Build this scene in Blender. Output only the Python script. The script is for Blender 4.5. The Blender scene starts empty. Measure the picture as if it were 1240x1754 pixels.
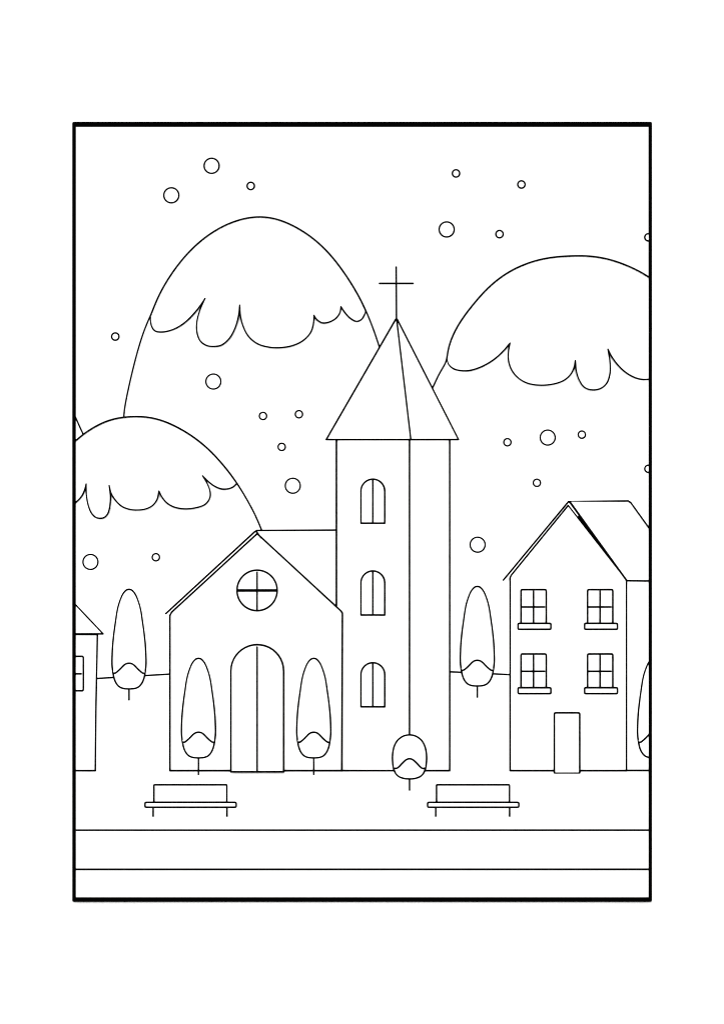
import bpy, bmesh, math
from mathutils import Vector
from mathutils.geometry import delaunay_2d_cdt

C = bpy.context.scene
COL = C.collection
PI = math.pi
# ---------------------------------------------------------------- scale: one unit of the drawing = 2 cm
SX, SZ = 0.019974, 0.02
def X(p): return (p - 620.0) * SX
def Z(p): return (1320.0 - p) * SZ
LW = 0.0345            # radius of the black edging
XL, XR = X(127.0), X(1113.0)   # the village ends inside the frame

# ---------------------------------------------------------------- materials
def mat(name, c0, c1, rough=0.8, scale=6.0, bump=0.0, spec=0.2, detail=4.0):
    m = bpy.data.materials.new(name); m.use_nodes = True
    nt = m.node_tree; b = nt.nodes['Principled BSDF']
    tc = nt.nodes.new('ShaderNodeTexCoord')
    n = nt.nodes.new('ShaderNodeTexNoise'); n.inputs['Scale'].default_value = scale
    n.inputs['Detail'].default_value = detail
    r = nt.nodes.new('ShaderNodeValToRGB')
    r.color_ramp.elements[0].color = (*c0, 1); r.color_ramp.elements[1].color = (*c1, 1)
    r.color_ramp.elements[0].position = 0.3; r.color_ramp.elements[1].position = 0.7
    nt.links.new(tc.outputs['Object'], n.inputs['Vector'])
    nt.links.new(n.outputs['Fac'], r.inputs['Fac'])
    nt.links.new(r.outputs['Color'], b.inputs['Base Color'])
    b.inputs['Roughness'].default_value = rough
    b.inputs['Specular IOR Level'].default_value = spec
    if bump:
        bp = nt.nodes.new('ShaderNodeBump'); bp.inputs['Strength'].default_value = bump
        bp.inputs['Distance'].default_value = 0.02
        nt.links.new(n.outputs['Fac'], bp.inputs['Height'])
        nt.links.new(bp.outputs['Normal'], b.inputs['Normal'])
    return m
M = {
    'snow':    mat('snow', (.86, .86, .86), (.89, .89, .89), .9, 3.0, .1),
    'rock':    mat('white_rock', (.82, .82, .82), (.86, .86, .86), .9, 1.2, .1),
    'plaster': mat('white_plaster', (.83, .83, .83), (.86, .86, .86), .85, 9.0, .05),
    'wood':    mat('white_painted_wood', (.82, .82, .82), (.86, .86, .86), .7, 14.0, .03),
    'glass':   mat('frosted_glass', (.82, .82, .82), (.85, .85, .85), .6, 5.0),
    'leaf':    mat('frosted_foliage', (.82, .82, .82), (.86, .86, .86), .9, 20.0, .1),
    'ink':     mat('black_edging', (.0004, .0004, .0004), (.0006, .0006, .0006), 1.0, 30.0, 0, 0.0),
    'frame':   mat('black_frame', (.0004, .0004, .0004), (.0006, .0006, .0006), 1.0, 30.0, 0, 0.0),
}

# ---------------------------------------------------------------- mesh builder
def catmull(pts, n=6):
    P = [Vector(p) for p in pts]
    if len(P) < 3: return P
    P = [P[0]*2 - P[1]] + P + [P[-1]*2 - P[-2]]
    out = []
    for i in range(1, len(P)-2):
        p0, p1, p2, p3 = P[i-1], P[i], P[i+1], P[i+2]
        d1 = max((p1-p0).length, 1e-6)**.5; d2 = max((p2-p1).length, 1e-6)**.5; d3 = max((p3-p2).length, 1e-6)**.5
        m1 = (p1-p0)/d1 - (p2-p0)/(d1+d2) + (p2-p1)/d2
        m2 = (p2-p1)/d2 - (p3-p1)/(d2+d3) + (p3-p2)/d3
        m1 *= d2; m2 *= d2
        for k in range(n):
            t = k/n; t2 = t*t; t3 = t2*t
            out.append((2*t3-3*t2+1)*p1 + (t3-2*t2+t)*m1 + (-2*t3+3*t2)*p2 + (t3-t2)*m2)
    out.append(P[-2])
    return out

class MB:
    def __init__(self): self.v = []; self.f = []; self.m = []; self.mats = []
    def mi(self, name):
        if name not in self.mats: self.mats.append(name)
        return self.mats.index(name)
    def add(self, verts, faces, m):
        o = len(self.v); self.v += [Vector(p) for p in verts]; k = self.mi(m)
        for f in faces: self.f.append([i+o for i in f]); self.m.append(k)
    def ball(self, c, r, m='ink', seg=8, rings=4):
        c = Vector(c); vs = [c + Vector((0, 0, r))]
        for i in range(1, rings):
            a = PI*i/rings
            for j in range(seg):
                b = 2*PI*j/seg
                vs.append(c + Vector((r*math.sin(a)*math.cos(b), r*math.sin(a)*math.sin(b), r*math.cos(a))))
        vs.append(c - Vector((0, 0, r)))
        fs = [(0, 1+j, 1+(j+1) % seg) for j in range(seg)]
        for i in range(rings-2):
            for j in range(seg):
                a = 1+i*seg+j; b = 1+i*seg+(j+1) % seg
                fs.append((a, a+seg, b+seg, b))
        L = len(vs)-1; s = 1+(rings-2)*seg
        fs += [(L, s+(j+1) % seg, s+j) for j in range(seg)]
        self.add(vs, fs, m)
    def tube(self, pts, r=LW, m='ink', closed=False, seg=8):
        """smooth sweep through dense points"""
        P = [Vector(p) for p in pts]; n = len(P); rings = []
        nrm = None
        for i in range(n):
            a = P[(i-1) % n] if (closed or i > 0) else P[0]
            b = P[(i+1) % n] if (closed or i < n-1) else P[-1]
            t = (b-a).normalized()
            if nrm is None:
                nrm = t.cross(Vector((0.31, 0.87, 0.11)))
                if nrm.length < .1: nrm = t.cross(Vector((1, 0, 0)))
            nrm = (nrm - t*nrm.dot(t)).normalized()
            bn = t.cross(nrm)
            rings.append([P[i] + r*(math.cos(2*PI*k/seg)*nrm + math.sin(2*PI*k/seg)*bn) for k in range(seg)])
        vs = [p for q in rings for p in q]; fs = []
        for i in range(n if closed else n-1):
            j = (i+1) % n
            if closed and j == 0:      # match the twist of the last ring to the first
                d = [(rings[i][0]-q).length for q in rings[0]]; o = d.index(min(d))
            else: o = 0
            for k in range(seg):
                k2 = (k+1) % seg
                fs.append((i*seg+k, i*seg+k2, j*seg+(k2+o) % seg, j*seg+(k+o) % seg))
        self.add(vs, fs, m)
        if not closed:
            self.ball(P[0], r, m); self.ball(P[-1], r, m)
    def line(self, pts, r=LW, m='ink', closed=False):
        """straight rods with round joints"""
        P = [Vector(p) for p in pts]
        if closed: P = P + [P[0]]
        for a, b in zip(P[:-1], P[1:]): self.tube([a, b], r, m)
    def prism(self, loop_a, loop_b, m):
        n = len(loop_a)
        fs = [list(range(n))[::-1], list(range(n, 2*n))]
        for i in range(n): fs.append((i, (i+1) % n, n+(i+1) % n, n+i))
        self.add(list(loop_a)+list(loop_b), fs, m)
    def sheet(self, poly, yf, off, thick, m, step, mirror=None):
        """a curved layer: the outline poly (x, z), filled and laid on the surface y = yf(x, z)"""
        P = [Vector((p[0], p[1])) for p in poly]; n = len(P)
        area = sum(P[i].x*P[(i+1) % n].y - P[(i+1) % n].x*P[i].y for i in range(n))
        if area < 0: P.reverse()
        def inside(q):
            c = False; j = n-1
            for i in range(n):
                if (P[i].y > q.y) != (P[j].y > q.y) and q.x < (P[j].x-P[i].x)*(q.y-P[i].y)/(P[j].y-P[i].y)+P[i].x: c = not c
                j = i
            return c
        x0, x1 = min(p.x for p in P), max(p.x for p in P); z0, z1 = min(p.y for p in P), max(p.y for p in P)
        ins = []
        a = x0+step/2
        while a < x1:
            b = z0+step/2
            while b < z1:
                q = Vector((a, b))
                if inside(q) and min((q-p).length for p in P) > step*.4: ins.append(q)
                b += step
            a += step
        vs, es, fs, *_ = delaunay_2d_cdt(P+ins, [], [list(range(n))], 1, 1e-5)
        cnt = {}
        for f in fs:
            for i in range(len(f)):
                e = (f[i], f[(i+1) % len(f)]); cnt[e] = 1
        border = [e for e in cnt if (e[1], e[0]) not in cnt]
        K = len(vs)
        def put(sgn):
            F = []; B = []
            for p in vs:
                y = yf(p.x, p.y)
                if sgn > 0: F.append((p.x, y-off, p.y)); B.append((p.x, y-off+thick, p.y))
                else: F.append((p.x, 2*mirror-y+off, p.y)); B.append((p.x, 2*mirror-y+off-thick, p.y))
            faces = [list(f) for f in fs] + [[i+K for i in reversed(f)] for f in fs]
            faces += [(b, a, a+K, b+K) for a, b in border]
            if sgn < 0: faces = [list(reversed(f)) for f in faces]
            self.add(F+B, faces, m)
        put(1)
        if mirror is not None: put(-1)
    def build(self, name, parent=None, org=(0, 0, 0), clip=None, smooth=None):
        """link as ONE mesh object; vertices are given in world space, org is the world place of its origin"""
        o = Vector(org)
        if parent is not None: o = world_of(parent)
        bm = bmesh.new()
        V = [bm.verts.new(p) for p in self.v]
        for f, k in zip(self.f, self.m):
            try:
                fc = bm.faces.new([V[i] for i in f]); fc.material_index = k
                fc.smooth = (self.mats[k] == 'ink') or bool(smooth)
            except ValueError: pass
        if clip:
            for xv, sgn in clip:
                r = bmesh.ops.bisect_plane(bm, geom=bm.verts[:]+bm.edges[:]+bm.faces[:], dist=1e-5,
                        plane_co=(xv, 0, 0), plane_no=(sgn, 0, 0), clear_outer=True)
                es = [e for e in r['geom_cut'] if isinstance(e, bmesh.types.BMEdge)]
                if es: bmesh.ops.holes_fill(bm, edges=es, sides=0)
        bmesh.ops.recalc_face_normals(bm, faces=bm.faces[:])
        for v in bm.verts: v.co -= o
        me = bpy.data.meshes.new(name); bm.to_mesh(me); bm.free()
        for k in self.mats: me.materials.append(M[k])
        ob = bpy.data.objects.new(name, me); COL.objects.link(ob)
        if parent is not None: ob.parent = parent; ob.location = (0, 0, 0)
        else: ob.location = o
        return ob

def world_of(o):
    v = Vector(o.location)
    while o.parent: o = o.parent; v += Vector(o.location)
    return v
def tag(o, label=None, cat=None, group=None, kind=None):
    if label: o['label'] = label
    if cat: o['category'] = cat
    if group: o['group'] = group
    if kind: o['kind'] = kind
    return o
def thing(name, loc, label, cat, group=None):
    o = bpy.data.objects.new(name, None); COL.objects.link(o)
    o.location = loc; o.empty_display_size = .3
    return tag(o, label, cat, group)
def copy_tree(o, parent=None):
    c = o.copy(); COL.objects.link(c)
    if parent is not None: c.parent = parent
    for ch in [q for q in COL.objects if q.parent == o]: copy_tree(ch, c)
    return c

# ================================================================ the ground, a snowy hillside
def lerp(tab, t):
    if t <= tab[0][0]: return tab[0][1]
    for (a, u), (b, w) in zip(tab[:-1], tab[1:]):
        if t <= b: return u + (w-u)*(t-a)/(b-a)
    return tab[-1][1]
YC = 33.0
def crest(x):
    return lerp([(X(40), 2.95), (X(167), Z(1163.5)), (X(291), Z(1156)), (X(450), 3.36), (X(640), 3.40), (X(769), Z(1152)), (X(873), Z(1157)), (X(1200), 3.05)], x)
Y_ROAD0, Y_ROAD1 = -14.5, -9.5
GB = Z(1325.6)
PROF = [(-400, -15), (-60, -15), (-45, -12), (-18.5, Z(1549.5)), (-17.3, Z(1546)), (Y_ROAD0, Z(1490.5)), (Y_ROAD1, Z(1423.5)), (-7.5, Z(1400.5)), (-6.6, Z(1399.2)), (-4.6, Z(1354)),
        (-2.4, Z(1327.5)), (-1.8, GB), (14.5, GB)]
def gz(x, y):
    if y <= 14.5: return lerp(PROF, y)
    c = crest(x)
    return lerp([(14.5, GB), (26, c*.745), (YC, c), (36, c-.1), (45, 1.9), (60, .5), (900, .5)], y)
g = MB()
ys = [-400, -150, -76, -60, -45, -30, -18.5, -17.3, -14.5, -12, -9.5, -7.5, -6.6, -4.6, -2.4, -1.6, 4, 9, 14.5, 20, 26, 29.5, 33, 36, 45, 60, 150, 900]
xs = [-400, -150, -60, -30, -20] + [X(40+20*i) for i in range(59)] + [20, 30, 60, 150, 400]
xs = sorted(xs)
gv = [(x, y, gz(x, y)) for y in ys for x in xs]; nx = len(xs)
g.add(gv, [(j*nx+i, j*nx+i+1, (j+1)*nx+i+1, (j+1)*nx+i) for j in range(len(ys)-1) for i in range(nx-1)], 'snow')
g.tube([(X(p), YC-.01, crest(X(p))+.024) for p in range(128, 1114, 5)], LW*1.1)
tag(g.build('ground'), 'white snow covered hillside the village stands on', kind='structure')

r = MB()
rs = [(x, y, gz(x, y)+.004) for y in (Y_ROAD0, -12, Y_ROAD1) for x in (XL, 0, XR)]
r.add(rs, [(j*3+i, j*3+i+1, j*3+i+4, j*3+i+3) for j in range(2) for i in range(2)], 'snow')
for y, p in ((Y_ROAD0, 1489.3), (Y_ROAD1, 1422.3)): r.line([(XL, y, Z(p)+.002), (XR, y, Z(p)+.004)], LW*1.12)
tag(r.build('road'), 'white road with black edge lines in front of the benches', kind='structure')

# ================================================================ mountains
def inset(q, d=LW*.9):
    out = []
    for i in range(len(q)):
        a = q[max(i-1, 0)]; b = q[min(i+1, len(q)-1)]
        tx, tz = b[0]-a[0], b[1]-a[1]; L = math.hypot(tx, tz)
        p = (q[i][0]+tz/L*d, q[i][1]-tx/L*d)
        if not out or p[0] > out[-1][0]+1e-4: out.append(p)
    return out
def mountain(outline, lobes, yc, D, label, zb=-.3):
    px = catmull([(a, b, 0) for a, b in outline], 5)
    for _ in range(160):                          # ease the outline into one smooth arc without shrinking it
        for k in (.5, -.504):
            px = [px[0]] + [px[i]+((px[i-1]+px[i+1])*.5-px[i])*k for i in range(1, len(px)-1)] + [px[-1]]
    pts = [(X(max(127.0, min(1113.0, p.x))), Z(p.y)) for p in px if 126.0 <= p.x <= 1114.0]
    tab = [pts[0]]
    for q in pts[1:]:
        if q[0] > tab[-1][0]+1e-4: tab.append(q)
    line = tab                                   # the black edging runs on the outline, the slope starts just inside it
    tab = inset(line)
    xa = X(outline[0][0]); xb = X(outline[-1][0])
    def DD(x):
        t = (2*x-xa-xb)/(xb-xa); return D*math.sqrt(max(.12, 1-t*t*.9))
    def yf(x, z):
        zt = lerp(tab, x); s = (z-zb)/max(zt-zb, 1e-3)
        return yc - DD(x)*math.sqrt(max(0., 1-min(1., max(0., s))**2))
    b = MB(); N = 28
    vs = []
    for x, zt in tab:
        for k in range(N+1):
            a = PI*k/N
            vs.append((x, yc-DD(x)*math.cos(a), zb+(zt-zb)*math.sin(a)))
    W = N+1; fs = [(i*W+k, (i+1)*W+k, (i+1)*W+k+1, i*W+k+1) for i in range(len(tab)-1) for k in range(N)]
    fs.append(list(range(W))); fs.append([(len(tab)-1)*W+k for k in range(W)][::-1])
    fs += [(i*W, i*W+N, (i+1)*W+N, (i+1)*W) for i in range(len(tab)-1)]
    b.add(vs, fs, 'rock')
    b.tube([(x, yc-.3, z) for x, z in line], LW*.95)
    ob = b.build('mountain', org=(X(sum(p[0] for p in outline)/len(outline)), yc, 0))
    tag(ob, label, 'mountain', None, 'structure')
    if lobes:
        c = MB(); low = []
        for L in lobes:
            q = catmull([(a, bb, 0) for a, bb in L], 5)
            q = [(X(min(1113., max(127., p.x))), Z(p.y)) for p in q]
            c.tube([(x, yf(x, z)-.08, z) for x, z in q], LW*.88)
            low += q if not low else q[1:]
        top = [t for t in tab if low[0][0]+.01 < t[0] < low[-1][0]-.01]
        c.sheet(low + top[::-1], yf, .05, .2, 'snow', .45, mirror=yc)
        c.build('snow_cap', ob)
    return ob

mountain([(212, 716), (213.5, 700), (219, 671), (232.6, 613), (248, 563), (258.5, 540), (267.4, 516.5), (286.8, 479.7), (313.9, 443), (344.8, 412), (383.5, 386.8),
          (418.4, 374.8), (443.5, 371.8), (468.7, 374.4), (499.7, 385.6), (538.4, 410), (569.4, 441), (592.6, 472), (612, 503), (626.7, 532.7), (639, 563), (650.3, 596.6),
          (664, 645), (676, 700), (690, 780), (700, 900)],
    [[(258.5, 540), (257.9, 547.4), (259.7, 559), (265.5, 566.8), (277, 568.7), (294.5, 565), (313.9, 554.4), (333, 536), (344.8, 521), (351.3, 511)],
     [(351.3, 511), (343, 530), (337.3, 551), (337.3, 568.7), (343, 584), (354.5, 592), (367.3, 593.3), (379.7, 590.8), (393.2, 579), (403, 561), (408.7, 539.7), (410.5, 522.5)],
     [(410.5, 522.5), (411.6, 539.7), (416.5, 559), (426, 576.5), (441.6, 589), (461, 594.6), (478.4, 595.5), (499.7, 592.3), (519, 583.4), (532.6, 568.7), (537.4, 551.3), (537.8, 540)],
     [(537.8, 540), (542.3, 546.8), (552, 552.9), (563.6, 551.7), (575, 545.5), (582.2, 535.8), (583.9, 525)],
     [(583.9, 525), (590.7, 535), (600, 545), (611, 550.5), (619.7, 546.7), (624.4, 539), (626.7, 532.7)]],
    78, 14, 'tallest white mountain with a round peak left of the church spire')
mountain([(105, 775), (129.5, 755), (142, 744.6), (162, 731.5), (185.5, 720.5), (210, 715.2), (235, 713.5), (261, 716), (287, 724), (313, 737), (339.4, 754.5), (362.6, 775),
          (386, 801), (406, 828), (423.6, 857), (438, 884), (448, 908), (460, 938), (484, 1004), (505, 1080)],
    [[(125, 864.5), (129.5, 860.7), (139, 851), (144.8, 839.5), (147.5, 829)],
     [(147.5, 829), (147.9, 847), (150.7, 864), (156.5, 878.7), (163.7, 886), (171.3, 887.8), (179, 886), (185, 878.7), (188.4, 864), (189, 849.7), (186.9, 831.6)],
     [(186.9, 831.6), (189.8, 843.9), (197, 856), (208.7, 867.4), (221.8, 872.3), (234.9, 873.6), (249.4, 871.8), (261, 866), (269, 855.5), (272.3, 841)],
     [(272.3, 841), (277, 850.6), (285.7, 861.3), (298.7, 868.6), (317.6, 871.6), (336.5, 869.4), (351, 864.2), (358.8, 854.6), (360.3, 845.3), (356.8, 832.3), (347, 815)],
     [(347, 815), (356.8, 824.7), (367, 832.3), (378.6, 837.2), (388.7, 837.6), (399, 834.3), (406, 828)]],
    56, 9, 'lower white mountain with a lobed snow cap at the left behind the church roof')
mountain([(40, 560), (90, 632), (129.5, 716.7), (142.8, 744.3), (160, 782), (190, 860), (215, 950)], None, 68, 3,
    'sliver of a white mountain slope at the left edge above the lower mountain')
CAPR = [(766, 615), (765.6, 605.8), (768, 593), (773.5, 578.4), (783, 560.6), (797.7, 538), (817, 513.9), (839.7, 489.7), (868.7, 467.7), (897.7, 453.5), (930, 443.4),
        (962, 439.4), (989.7, 438.2), (1013.9, 439.2), (1039.7, 443.5), (1065.5, 451.6), (1091.3, 462.9), (1110.6, 474.2), (1125, 484)]
mountain([(690, 790), (705, 745), (722, 704), (740.6, 665.5), (749.4, 646), (759, 628.4), (765.7, 615), (768.3, 593)] + CAPR[4:],
    [[(766, 615), (768.7, 624.5), (776.8, 631.6), (791.3, 635), (807.4, 633.9), (826.8, 627), (846, 615.5), (862, 601), (873.4, 587.6)],
     [(873.4, 587.6), (870.6, 602.6), (871, 618.7), (876.8, 634.8), (888, 647.7), (904, 656.5), (926.8, 659.8), (949.4, 657.4), (965.5, 651.6), (976.8, 642), (983, 630), (985.5, 617.5)],
     [(985.5, 617.5), (987, 634.8), (992, 651), (1001, 663.4), (1013.9, 667.8), (1028.4, 665.6), (1039, 656.8), (1044.5, 641.3), (1045, 622), (1041.3, 598)],
     [(1041.3, 598), (1047.7, 610.6), (1059, 625.8), (1072, 638), (1088, 647), (1101, 650), (1111.3, 649.7), (1120, 649)]],
    70, 13, 'broad white mountain with a hanging snow cap right of the spire')

# ================================================================ buildings
class Face:
    """front wall standing turned by a; its right corner (px xr) is nearest, at depth y0"""
    def __init__(s, xr, y0, a): s.xr = X(xr); s.y0 = y0; s.t = math.tan(math.radians(a))
    def p(s, px, py, out=0.0):
        x = X(px); return Vector((x, s.y0+(s.xr-x)*s.t-out, Z(py)))
    def back(s, v, n):                       # n px along the receding side
        return v + Vector((n*SX, n*SX/s.t, 0))
    def shift(s, dpx, dpy): return Vector((dpx*SX, -dpx*SX*s.t, -dpy*SZ))
def panel(mb, F, pts, out, m, thick=.06):
    a = [F.p(x, y, out) for x, y in pts]; b = [F.p(x, y, out-thick) for x, y in pts]
    mb.prism(a, b, m)
def roundc(pts, r=2.2):
    """slightly eased corners of an outline"""
    out = []; n = len(pts)
    for i in range(n):
        p = Vector(pts[i]); a = Vector(pts[i-1]); b = Vector(pts[(i+1) % n])
        pa = p+(a-p).normalized()*min(r, (a-p).length*.45); pb = p+(b-p).normalized()*min(r, (b-p).length*.45)
        out += [tuple(pa), tuple((pa+pb)/4+p/2), tuple(pb)]
    return out

# ---- church
CH = Face(586.0, 0.0, 16)
church = thing('church', (X(440), 1.0, 0), 'large white church with an arched double door and tall pointed bell tower', 'church')
b = MB(); SH = 150
wall = [(291, 1320), (291, 1054), (294, 1048.5), (440.5, 914), (583, 1045.5), (586.3, 1050), (585.3, 1320)]
low = lambda q: [(x, 1328 if y >= 1319.9 else y) for x, y in q]      # walls stand a little into the snow, below their base line
fa = [CH.p(x, y) for x, y in low(wall)]; b.prism(fa, [CH.back(v, SH) for v in fa], 'plaster')
b.line([CH.p(x, y, .012) for x, y in wall], closed=True)
b.line([CH.back(CH.p(586.3, 1050), SH), CH.back(CH.p(585.3, 1320), SH)])
b.line([CH.p(585.3, 1319.6), CH.back(CH.p(585.3, 1319.6), SH)])
b.build('wall', church)
b = MB()
rl = [(284, 1051), (436, 911), (440, 908.8), (440.5, 914.5), (289.5, 1053)]
fa = [CH.p(x, y, .02) for x, y in rl]; b.prism(fa, [CH.back(v, 160) for v in fa], 'snow')
rr = [(440, 908.8), (448, 920), (584.5, 1045.5), (586.3, 1048.6), (583.5, 1046.5), (441, 915)]
fa = [CH.p(x, y, .018) for x, y in rr]; b.prism(fa, [CH.back(v, 160) for v in fa], 'snow')
b.line([CH.p(284, 1051, .03), CH.p(436, 911, .03), CH.p(440, 908.6, .03), CH.back(CH.p(440, 907.8, .03), 160)])
b.line([CH.p(438.5, 909.5, .03), CH.p(447, 921, .03)])
b.line([CH.p(441, 914.5, .03), CH.p(585, 1047.5, .03)])
b.line([CH.back(CH.p(440, 909), 160), CH.back(CH.p(586.5, 1047.5), 160)])
b.line([CH.back(CH.p(586.5, 1047.5), 14), CH.back(CH.p(586.5, 1047.5), 160)])
b.build('roof', church)
# door: surround with two leaves
def arch(x0, x1, top, bot, n=20):
    c = (x0+x1)/2; h = (x1-x0)/2
    return [(x0, bot)] + [(c-h*math.cos(PI*k/n), top+h-h*math.sin(PI*k/n)) for k in range(n+1)] + [(x1, bot)]
d = MB(); o = arch(395.5, 485.7, 1104.2, 1322)
panel(d, CH, arch(396, 485.2, 1104.7, 1322), .055, 'wood', .1)
d.tube([CH.p(x, y, .065) for x, y in o[1:-1]])
d.line([CH.p(*o[1], .065), CH.p(*o[0], .065), CH.p(*o[-1], .065), CH.p(*o[-2], .065)])
door = d.build('door', church)
half = [p for p in arch(397, 484.2, 1106, 1321) if p[0] < 440] + [(440, 1106), (440, 1321)]
d = MB(); panel(d, CH, half, .065, 'wood', .03); d.build('door_leaf', door)
half = [(441, 1321), (441, 1106)] + [p for p in arch(397, 484.2, 1106, 1321) if p[0] > 441]
d = MB(); panel(d, CH, half, .065, 'wood', .03); d.line([CH.p(440.4, 1108.5, .067), CH.p(440.4, 1322, .067)]); d.build('door_leaf', door)
# round window
w = MB(); circ = [(440.3+34.4*math.cos(2*PI*k/48), 1011.3+34.7*math.sin(2*PI*k/48)) for k in range(48)]
panel(w, CH, circ, .02, 'glass'); w.tube([CH.p(x, y, .025) for x, y in circ], closed=True)
rw = w.build('round_window', church)
w = MB(); w.line([CH.p(440.3, 980.5, .03), CH.p(440.3, 1045, .03)], LW*.95)
for q in (1010.6, 1012.2): w.line([CH.p(406.5, q, .03), CH.p(474, q, .03)])
w.build('glazing_bar', rw)
# bell tower, a part of the church
TA = 28.7
TW = Face(701.0, -1.22, TA)
t = MB(); 
c0, c1 = TW.p(577.3, 1320), TW.p(701, 1320); c2 = TW.back(c1, 68); c3 = TW.back(c0, 68)
top = Vector((0, 0, Z(752)))
base = [c0, c1, c2, c3]
dn = Vector((0, 0, Z(1328)))
t.prism([v+dn for v in base], [v+top for v in base], 'plaster')
tc = (c0+c2)/2; ot = lambda v: v+(v-tc).normalized()*LW*.7
for v in (c0, c1, c2, c3): t.line([ot(v), ot(v)+top], LW*1.06)
t.line([c0, c1, c2, c3], closed=True)
tower = t.build('bell_tower', church)
s = MB(); RF = Face(703.3, -1.67, 29.3)
e1 = RF.p(703.3, 753); e0 = RF.p(560, 753); e2 = RF.back(e1, 80.7); e3 = e0+(e2-e1)
mid = (e0+e2)/2; ap = Vector((X(679), mid.y, Z(547)))
s.add([e0, e1, e2, e3, ap], [(3, 2, 1, 0), (0, 1, 4), (1, 2, 4), (2, 3, 4), (3, 0, 4)], 'snow')
s.line([e0, e1, e2, e3], closed=True)
for e in (e0, e1, e2, e3): s.line([e+(e-mid).normalized()*LW*.8, ap+(e-mid).normalized()*LW*.8])
s.build('spire', tower)
s = MB(); s.line([ap, (ap.x-.01, ap.y, Z(457.5))]); s.line([(X(650), ap.y, Z(485.5)), (X(707.5), ap.y, Z(485.5))]); s.ball((X(678.5), ap.y, Z(485.5)), .04)
s.build('cross', tower)
def tower_window(top):
    w = MB(); o = arch(618.2, 658.9, top, top+75.4)
    panel(w, TW, o, .02, 'glass'); w.tube([TW.p(x, y, .025) for x, y in o[1:-1]])
    w.line([TW.p(*o[1], .025), TW.p(*o[0], .025), TW.p(*o[-1], .025), TW.p(*o[-2], .025)])
    w.line([TW.p(638.5, top, .025), TW.p(638.5, top+75, .025)])
    return w.build('arched_window', tower)
w0 = tower_window(820.8)
for dy in (157.2, 314.4):
    c = w0.copy(); COL.objects.link(c); c.parent = tower; c.location = (0, 0, -dy*SZ)

# ---- right house
HA = 15
HF = Face(1073.0, -.3, HA); CUTR = [(XR, 1)]
house = thing('house', (X(973), .2, 0), 'two storey white gabled house with four sash windows at the right', 'house')
b = MB()
wall = [(873.6, 1320), (873.6, 989), (876, 984.5), (973.2, 865.5), (1070.5, 990), (1073, 995), (1073, 1320)]
fa = [HF.p(x, y) for x, y in low(wall)]; b.prism(fa, [HF.back(v, 98) for v in fa], 'plaster')
b.line([HF.p(x, y, .012) for x, y in wall], closed=True)
b.line([HF.p(1073, 1319.7), HF.back(HF.p(1073, 1319.7), 98)])
b.build('wall', house, clip=CUTR)
b = MB()
rl = [(862, 994), (972, 861), (975, 858.6), (974, 866), (868.5, 994.5)]
fa = [HF.p(x, y, .03) for x, y in rl]; b.prism(fa, [HF.back(v, 101) for v in fa], 'snow')
rr = [(975, 858.6), (1073.5, 994.6), (1069, 991), (974.5, 866)]
fa = [HF.p(x, y, .028) for x, y in rr]; b.prism(fa, [HF.back(v, 101) for v in fa], 'snow')
b.line([HF.p(862, 993.6, .04), HF.p(972, 861, .04), HF.p(974, 859.2, .04), HF.back(HF.p(975.5, 858.0, .04), 100.5), HF.back(HF.p(979.2, 860.8, .04), 101), HF.back(HF.p(1075, 994.0, .04), 101)])
b.line([HF.p(975.5, 859.8, .04), HF.p(1073.5, 994.6, .04), HF.back(HF.p(1074.5, 996, .04), 101)])
b.line([HF.p(977, 860.8, .04), HF.p(1073.5, 994.6, .04)], LW*1.1)
b.line([HF.p(990.8, 884.5, .045), HF.p(1009, 908.5, .045), HF.p(1042, 951, .045)], LW*.8)
b.build('roof', house, clip=CUTR)
d = MB(); o = roundc([(949.4, 1221), (992.8, 1221), (992.8, 1324.6), (949.4, 1324.6)])
panel(d, HF, o, .05, 'wood', .08); d.line([HF.p(x, y, .055) for x, y in o], closed=True)
d.build('door', house)
def house_window():
    w = MB(); o = roundc([(892.3, 1010), (935.5, 1010), (935.5, 1068), (892.3, 1068)])
    panel(w, HF, o, .02, 'glass'); w.line([HF.p(x, y, .025) for x, y in o], closed=True)
    win = w.build('window', house)
    w = MB(); w.line([HF.p(913.7, 1013, .028), HF.p(913.7, 1068, .028)]); w.line([HF.p(892.3, 1039.7, .028), HF.p(932.2, 1039.7, .028)])
    w.build('glazing_bar', win)
    w = MB(); o = roundc([(887.2, 1067.8), (943.5, 1067.8), (943.5, 1077.9), (887.2, 1077.9)], 1.8)
    panel(w, HF, o, .12, 'wood', .16); w.line([HF.p(x, y, .125) for x, y in o], closed=True)
    w.build('sill', win)
    return win
hw = house_window()
for dx, dy in ((114, 0), (0, 110.2), (114, 110.2)):
    c = copy_tree(hw); c.parent = house; c.location = HF.shift(dx, dy)
# ---- left house
CUTL = [(XL, -1)]
cot = thing('house', (X(140), .5, 0), 'narrow visible edge of a white hip roofed house at the far left', 'house')
b = MB(); yb = 6.0
q = [(-33+8, 1328), (-33+4, 1086), (167, 1086), (163.2, 1328)]
b.prism([(X(x), .0, Z(y)) for x, y in q], [(X(x), yb, Z(y)) for x, y in q], 'plaster')
b.line([(X(100), -.012, Z(1320)), (X(163.3), -.012, Z(1320)), (X(164.3), -.012, Z(1215)), (X(166.9), -.012, Z(1087))])
b.line([(X(163.3), 0, Z(1319.8)), (X(163.3), yb, Z(1319.8))])
b.build('wall', cot, clip=CUTL)
b = MB(); e = [(X(-43), -.25, Z(1085.8)), (X(176.6), -.25, Z(1085.8)), (X(176.6), yb+.25, Z(1085.8)), (X(-43), yb+.25, Z(1085.8))]
ap = (X(67), yb/2, Z(1085.8-110*1.052))
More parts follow.
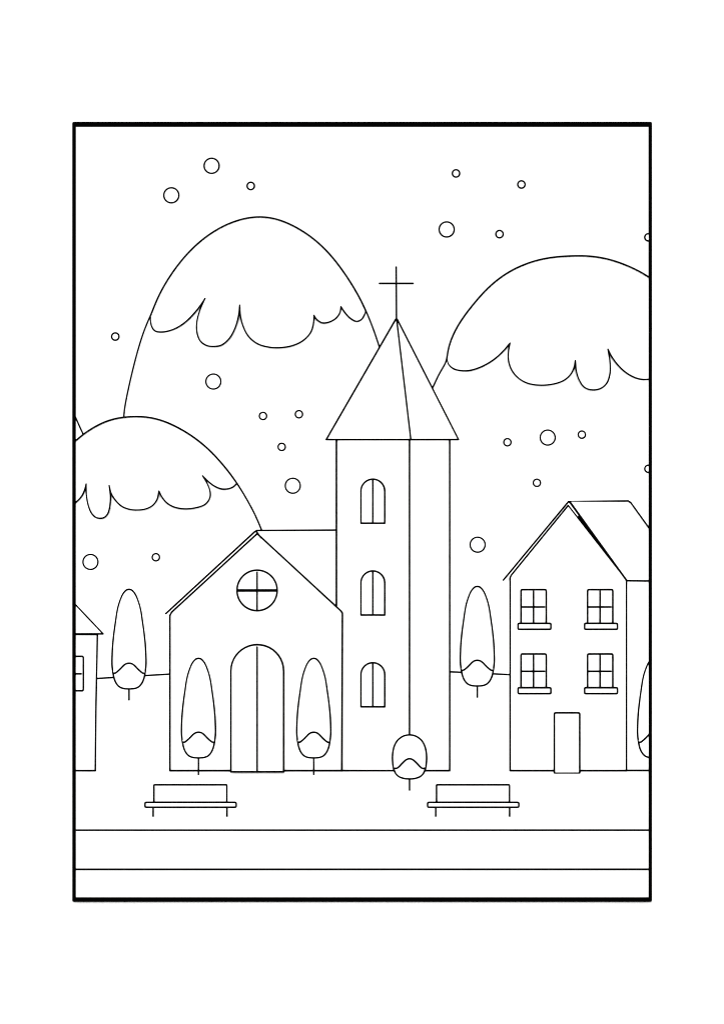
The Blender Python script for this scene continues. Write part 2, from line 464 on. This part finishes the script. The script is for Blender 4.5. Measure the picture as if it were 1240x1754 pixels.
b.add(e+[ap], [(3, 2, 1, 0), (0, 1, 4), (1, 2, 4), (2, 3, 4), (3, 0, 4)], 'snow')
b.line(e, closed=True); b.line([(X(100), -.25, Z(1086.8)), (X(166), -.25, Z(1086.8))], LW)
b.line([e[1], ap]); b.line([e[2], ap])
b.build('roof', cot, clip=CUTL)
w = MB(); o = [(97, 1124.3), (141, 1124.3), (142.8, 1126), (142.8, 1181.5), (141, 1183.2), (97, 1183.2)]
w.prism([(X(x), -.02, Z(y)) for x, y in o], [(X(x), .04, Z(y)) for x, y in o], 'glass')
w.line([(X(x), -.025, Z(y)) for x, y in o], closed=True)
w.line([(X(100), -.028, Z(1154.2)), (X(139), -.028, Z(1154.2))])
w.build('window', cot, clip=CUTL)

# ================================================================ trees
TREE = [(0, 1009.3), (3.2, 1009.9), (6.2, 1012), (10.2, 1017), (13.2, 1023), (17.8, 1036), (20.4, 1047), (23, 1064), (26.2, 1087), (28.2, 1107), (29.1, 1125), (29.2, 1139), (27.7, 1152),
        (25.6, 1162), (22, 1170.3), (16.5, 1176.5), (10, 1179.2), (4, 1179.9), (0, 1180)]
TWAVE = [(-27.8, 1150.5), (-26.5, 1152.8), (-24.5, 1153.2), (-22.2, 1152), (-15.9, 1146.6), (-8.1, 1138.8), (-4, 1136.6), (0, 1136), (4, 1136.6), (8.1, 1138.8), (15.9, 1146.6), (22.2, 1152), (24.5, 1153.2), (26.5, 1152.8), (27.8, 1150.5)]
BUSH = [(0, 1258.6), (6.2, 1259.4), (12.5, 1261.7), (20.3, 1267.7), (25.4, 1276), (28, 1284.5), (29.3, 1295), (29.2, 1303.4), (28, 1313.9), (26.2, 1320), (22.6, 1326.5), (17.2, 1330.8), (9, 1333.5), (4, 1334.1), (0, 1334.2)]
BWAVE = [(-28, 1312), (-26.4, 1315.4), (-23.7, 1316.3), (-20, 1315), (-11.4, 1306.2), (-5.2, 1301), (0, 1299.6), (5.2, 1301), (11.4, 1306.2), (20, 1315), (23.7, 1316.3), (26.4, 1315.4), (28, 1312)]
def plant(name, prof, wave, cx, y0, base_py, trunk_py, label, cat, group, dy=0, clip=None, trunk=True, depth=1.0):
    """a rounded crown with a scalloped blanket of snow over it, on a thin dark trunk"""
    root = thing(name, (X(cx), y0, Z(trunk_py)), label, cat, group)
    pr = catmull([(a, b, 0) for a, b in prof], 4)
    R = [(p.x*SX, Z(p.y+dy)) for p in pr]
    R[0] = (0, R[0][1]); R[-1] = (0, R[-1][1])
    E = R; zc = (R[0][1]+R[-1][1])/2; zh = (R[0][1]-R[-1][1])/2; rm = max(q[0] for q in R); d = LW*.9
    R = [(a*(1-d/rm), zc+(b-zc)*(1-d/zh)) for a, b in R]
    tabz = sorted([(z, r_) for r_, z in R])
    x0 = X(cx)
    c = MB(); n = 32
    vs = []; fs = []
    for r_, z in R[1:-1]:
        vs += [(x0+r_*math.cos(2*PI*k/n), y0+depth*r_*math.sin(2*PI*k/n), z) for k in range(n)]
    m = len(R)-2
    for i in range(m-1):
        for k in range(n): fs.append((i*n+k, i*n+(k+1) % n, (i+1)*n+(k+1) % n, (i+1)*n+k))
    vs += [(x0, y0, R[0][1]), (x0, y0, R[-1][1])]
    fs += [(m*n, (k+1) % n, k) for k in range(n)] + [(m*n+1, (m-1)*n+k, (m-1)*n+(k+1) % n) for k in range(n)]
    c.add(vs, fs, 'leaf')
    ring = [(x0+r_, y0-.03, z) for r_, z in E] + [(x0-r_, y0-.03, z) for r_, z in E[-2:0:-1]]
    c.tube(ring, LW*.95, closed=True)
    c.build('crown', root, clip=clip, smooth=True)
    s = MB(); wv = [(p.x*SX, Z(p.y+dy)) for p in catmull([(a, b, 0) for a, b in wave], 4)]
    def yf(x, z): 
        q = lerp(tabz, z); return y0 - depth*math.sqrt(max(0, q*q-(x-x0)**2))
    zl = wv[0][1]
    up = [(r_, z) for r_, z in R if z > zl+.01]
    poly = [(x0+a, z) for a, z in wv] + [(x0+r_, z) for r_, z in up[::-1]] + [(x0-r_, z) for r_, z in up[1:]]
    s.sheet(poly, yf, .02, .04, 'snow', .12, mirror=y0)
    for sg in (1, -1):
        s.tube([(x0+a, (yf(x0+a, z)-.025) if sg > 0 else 2*y0-yf(x0+a, z)+.025, z) for a, z in wv])
    s.build('snow_cap', root, clip=clip, smooth=False)
    if trunk:
        k = MB(); k.line([(x0, y0, R[-1][1]), (x0, y0, Z(trunk_py)-.02)]); k.build('trunk', root)
    return root
GT = 'slim snow capped trees round the church'
plant('tree', TREE, TWAVE, 221, 26, 0, 1197.5, 'slim snow capped tree on the hill between the left house and the church', 'tree', GT)
plant('tree', TREE, TWAVE, 817.5, 26, 0, 1193, 'slim snow capped tree on the hill between the bell tower and the right house', 'tree', GT, dy=-5)
a = plant('tree', TREE, TWAVE, 340, -2.4, 0, 1326, 'slim snow capped tree left of the arched church door', 'tree', GT, dy=118.2)
c = copy_tree(a); c.location.x = X(537.4); c['label'] = 'slim snow capped tree between the arched church door and bell tower'
plant('tree', TREE, TWAVE, 1121, -2.4, 0, 1326, 'partly hidden snow capped tree against the side wall of the right house', 'tree', GT, dy=118.2, clip=CUTR, trunk=False)
plant('bush', BUSH, BWAVE, 701.4, -4.6, 0, 1352.5, 'small round snow capped bush in front of the bell tower', 'bush', None)

# ================================================================ benches
def bench():
    y0 = -7.0; root = thing('bench', (X(326), y0, Z(1398)), 'white bench in front of the church door by the road', 'bench', 'white benches along the road')
    def slab(name, x0, x1, t, bt, ya, yb_, r_):
        k = MB(); o = roundc([(x0, t), (x1, t), (x1, bt), (x0, bt)], r_)
        A = [(X(x), ya, Z(y)) for x, y in o]; B = [(X(x), yb_, Z(y)) for x, y in o]
        k.prism(A, B, 'wood'); k.line([(x, y-.004, z) for x, y, z in A], closed=True); k.line([(x, y+.004, z) for x, y, z in B], closed=True)
        k.build(name, root)
    slab('seat', 248.3, 404.6, 1374.3, 1382.8, y0-.2, y0+.2, 2.2)
    slab('backrest', 263.6, 388.6, 1344.2, 1374.3, y0+.1, y0+.17, 1.6)
    for px in (262.3, 388.8):
        for yy in (y0-.15, y0+.15):
            k = MB(); k.line([(X(px), yy, Z(1383)), (X(px), yy, Z(1397.8))]); k.build('leg', root)
    return root
b1 = bench()
b2 = copy_tree(b1); b2.location.x += 484*SX; b2['label'] = 'white bench right of the small round bush by the road'

# ================================================================ falling snowballs
def snowball(px, py, r_, y, label, clip=None):
    s = MB(); x, z = X(px), Z(py); R = r_*SZ
    s.ball((x, y, z), R-LW*.8, 'snow', 32, 16)
    s.tube([(x+R*math.cos(2*PI*k/36), y, z+R*math.sin(2*PI*k/36)) for k in range(36)], closed=True)
    o = s.build('snowball', org=(x, y, z), clip=clip, smooth=True)
    tag(o, label, 'snowball', 'falling snowballs')
BIG, SM = 12.8, 6.2
for i, (px, py, r_, lab) in enumerate([
    (362.5, 284, BIG, 'large falling snowball, highest of the large ones, above the tallest mountain'),
    (293.5, 334.5, BIG, 'large falling snowball above the left shoulder of the tallest mountain'),
    (429.5, 318.5, SM, 'small falling snowball just above the peak of the tallest mountain'),
    (781, 297, SM, 'small falling snowball, topmost on the right half of the sky'),
    (893, 316, SM, 'small falling snowball high in the sky above the broad right mountain'),
    (765, 393, BIG, 'large falling snowball in the sky to the upper right of the cross'),
    (855.5, 401, SM, 'small falling snowball just above the left shoulder of the right mountain'),
    (197.5, 576.5, SM, 'small falling snowball alone in the sky left of the tallest mountain'),
    (365.5, 653.5, BIG, 'large falling snowball below the snow cap of the tallest mountain'),
    (450.5, 712.5, SM, 'small falling snowball, left one of the pair left of the spire'),
    (512, 709.5, SM, 'small falling snowball, right one of the pair left of the spire'),
    (482.5, 765.5, SM, 'small falling snowball left of the tower, lowest of a group of three'),
    (501.5, 832, BIG, 'large falling snowball above the ridge of the church roof'),
    (938, 749.5, BIG, 'large falling snowball between two small ones above the right house'),
    (869, 757.5, SM, 'small falling snowball left of the large one above the right house'),
    (996.5, 744.5, SM, 'small falling snowball right of the large one above the right house'),
    (919.5, 827, SM, 'small falling snowball just left of the right house roof peak'),
    (818, 933, BIG, 'large falling snowball between the bell tower and the right house'),
    (155, 962.5, BIG, 'large falling snowball above the roof of the far left house'),
    (267, 954.5, SM, 'small falling snowball left of the church roof above a slim tree'),
    (1110.5, 406.5, SM, 'half hidden small snowball at the right edge above the right mountain'),
    (1110.5, 803, SM, 'half hidden small snowball at the right edge above the right house roof')]):
    snowball(px, py, r_, 3.0 + (i*7 % 11)*1.4, lab, CUTR if px > 1100 else None)

# ================================================================ the black frame standing round the village
f = MB(); yA, yB = -17.7, -17.4
oL, oR, oT, oB = X(123.6), X(1116.8), Z(208.5), Z(1545.1)
iL, iR, iT, iB = X(130.2), X(1110.5), Z(217.6), Z(1536.7)
out = [(p[0], p[1]) for p in roundc([(oL, oT), (oR, oT), (oR, oB), (oL, oB)], .06)]
inn = []
for cx, cz in ((iL, iT), (iR, iT), (iR, iB), (iL, iB)): inn += [(cx, cz)]*1
vs = [(x, y, z) for y in (yA, yB) for x, z in out] + [(x, y, z) for y in (yA, yB) for x, z in inn]
no = len(out); ni = 4; O2 = no; I1 = 2*no; I2 = I1+ni; fs = []
for i in range(no):
    j = (i+1) % no; fs.append((i, j, O2+j, O2+i))
for k in range(4):
    k2 = (k+1) % 4; fs.append((I1+k, I2+k, I2+k2, I1+k2))
    a0 = k*3+1; chain = [k*3+1, k*3+2, (k*3+3) % no, (k*3+4) % no]
    fs.append([I1+k2, I1+k] + chain)
    fs.append([I2+k, I2+k2] + [O2+q for q in reversed(chain)])
f.add([Vector(v) for v in vs], fs, 'frame')
fo = f.build('picture_frame', org=((oL+oR)/2, (yA+yB)/2, oB))
tag(fo, 'large black rectangular frame standing upright round the snowy village', 'frame')

# ================================================================ daylight: bright overcast
ELEV, AZ = math.radians(30), math.radians(190)      # the sun stands behind the viewer, a little to the left
w = bpy.data.worlds.new('World'); C.world = w; w.use_nodes = True
nt = w.node_tree; bg = nt.nodes['Background']
sky = nt.nodes.new('ShaderNodeTexSky'); sky.sky_type = 'NISHITA'; sky.sun_disc = False
sky.sun_elevation = ELEV; sky.sun_rotation = AZ; sky.dust_density = 6; sky.air_density = 1.0; sky.ozone_density = 1.0
hs = nt.nodes.new('ShaderNodeHueSaturation'); hs.inputs['Saturation'].default_value = 0.0   # a grey, clouded sky
nt.links.new(sky.outputs['Color'], hs.inputs['Color']); 
mx = nt.nodes.new('ShaderNodeMix'); mx.data_type = 'RGBA'; mx.inputs[0].default_value = 0.88     # thick even cloud over most of the sky
mx.inputs[7].default_value = (11, 11, 11, 1)
nt.links.new(hs.outputs['Color'], mx.inputs[6]); nt.links.new(mx.outputs[2], bg.inputs['Color'])
bg.inputs['Strength'].default_value = 0.1
ld = bpy.data.lights.new('sun', 'SUN'); ld.energy = 0.7; ld.angle = math.radians(60); ld.color = (1, .98, .95)
lo = bpy.data.objects.new('sun', ld); COL.objects.link(lo)
sd = Vector((math.sin(AZ)*math.cos(ELEV), math.cos(AZ)*math.cos(ELEV), math.sin(ELEV)))
lo.rotation_euler = sd.to_track_quat('Z', 'Y').to_euler(); lo.location = sd*60

# ================================================================ camera
cd = bpy.data.cameras.new('camera'); cd.type = 'ORTHO'; cd.ortho_scale = 1754*SZ
cd.clip_start = .1; cd.clip_end = 2000
cam = bpy.data.objects.new('camera', cd); COL.objects.link(cam)
cam.location = (0, -110, Z(877)); cam.rotation_euler = (PI/2, 0, 0); C.camera = cam
vs = C.view_settings; vs.view_transform = 'Standard'; vs.look = 'None'; vs.gamma = 1; vs.use_curve_mapping = False
vs.exposure = 1.1
C.cycles.sample_clamp_direct = 0.54
C.cycles.filter_width = 1.1
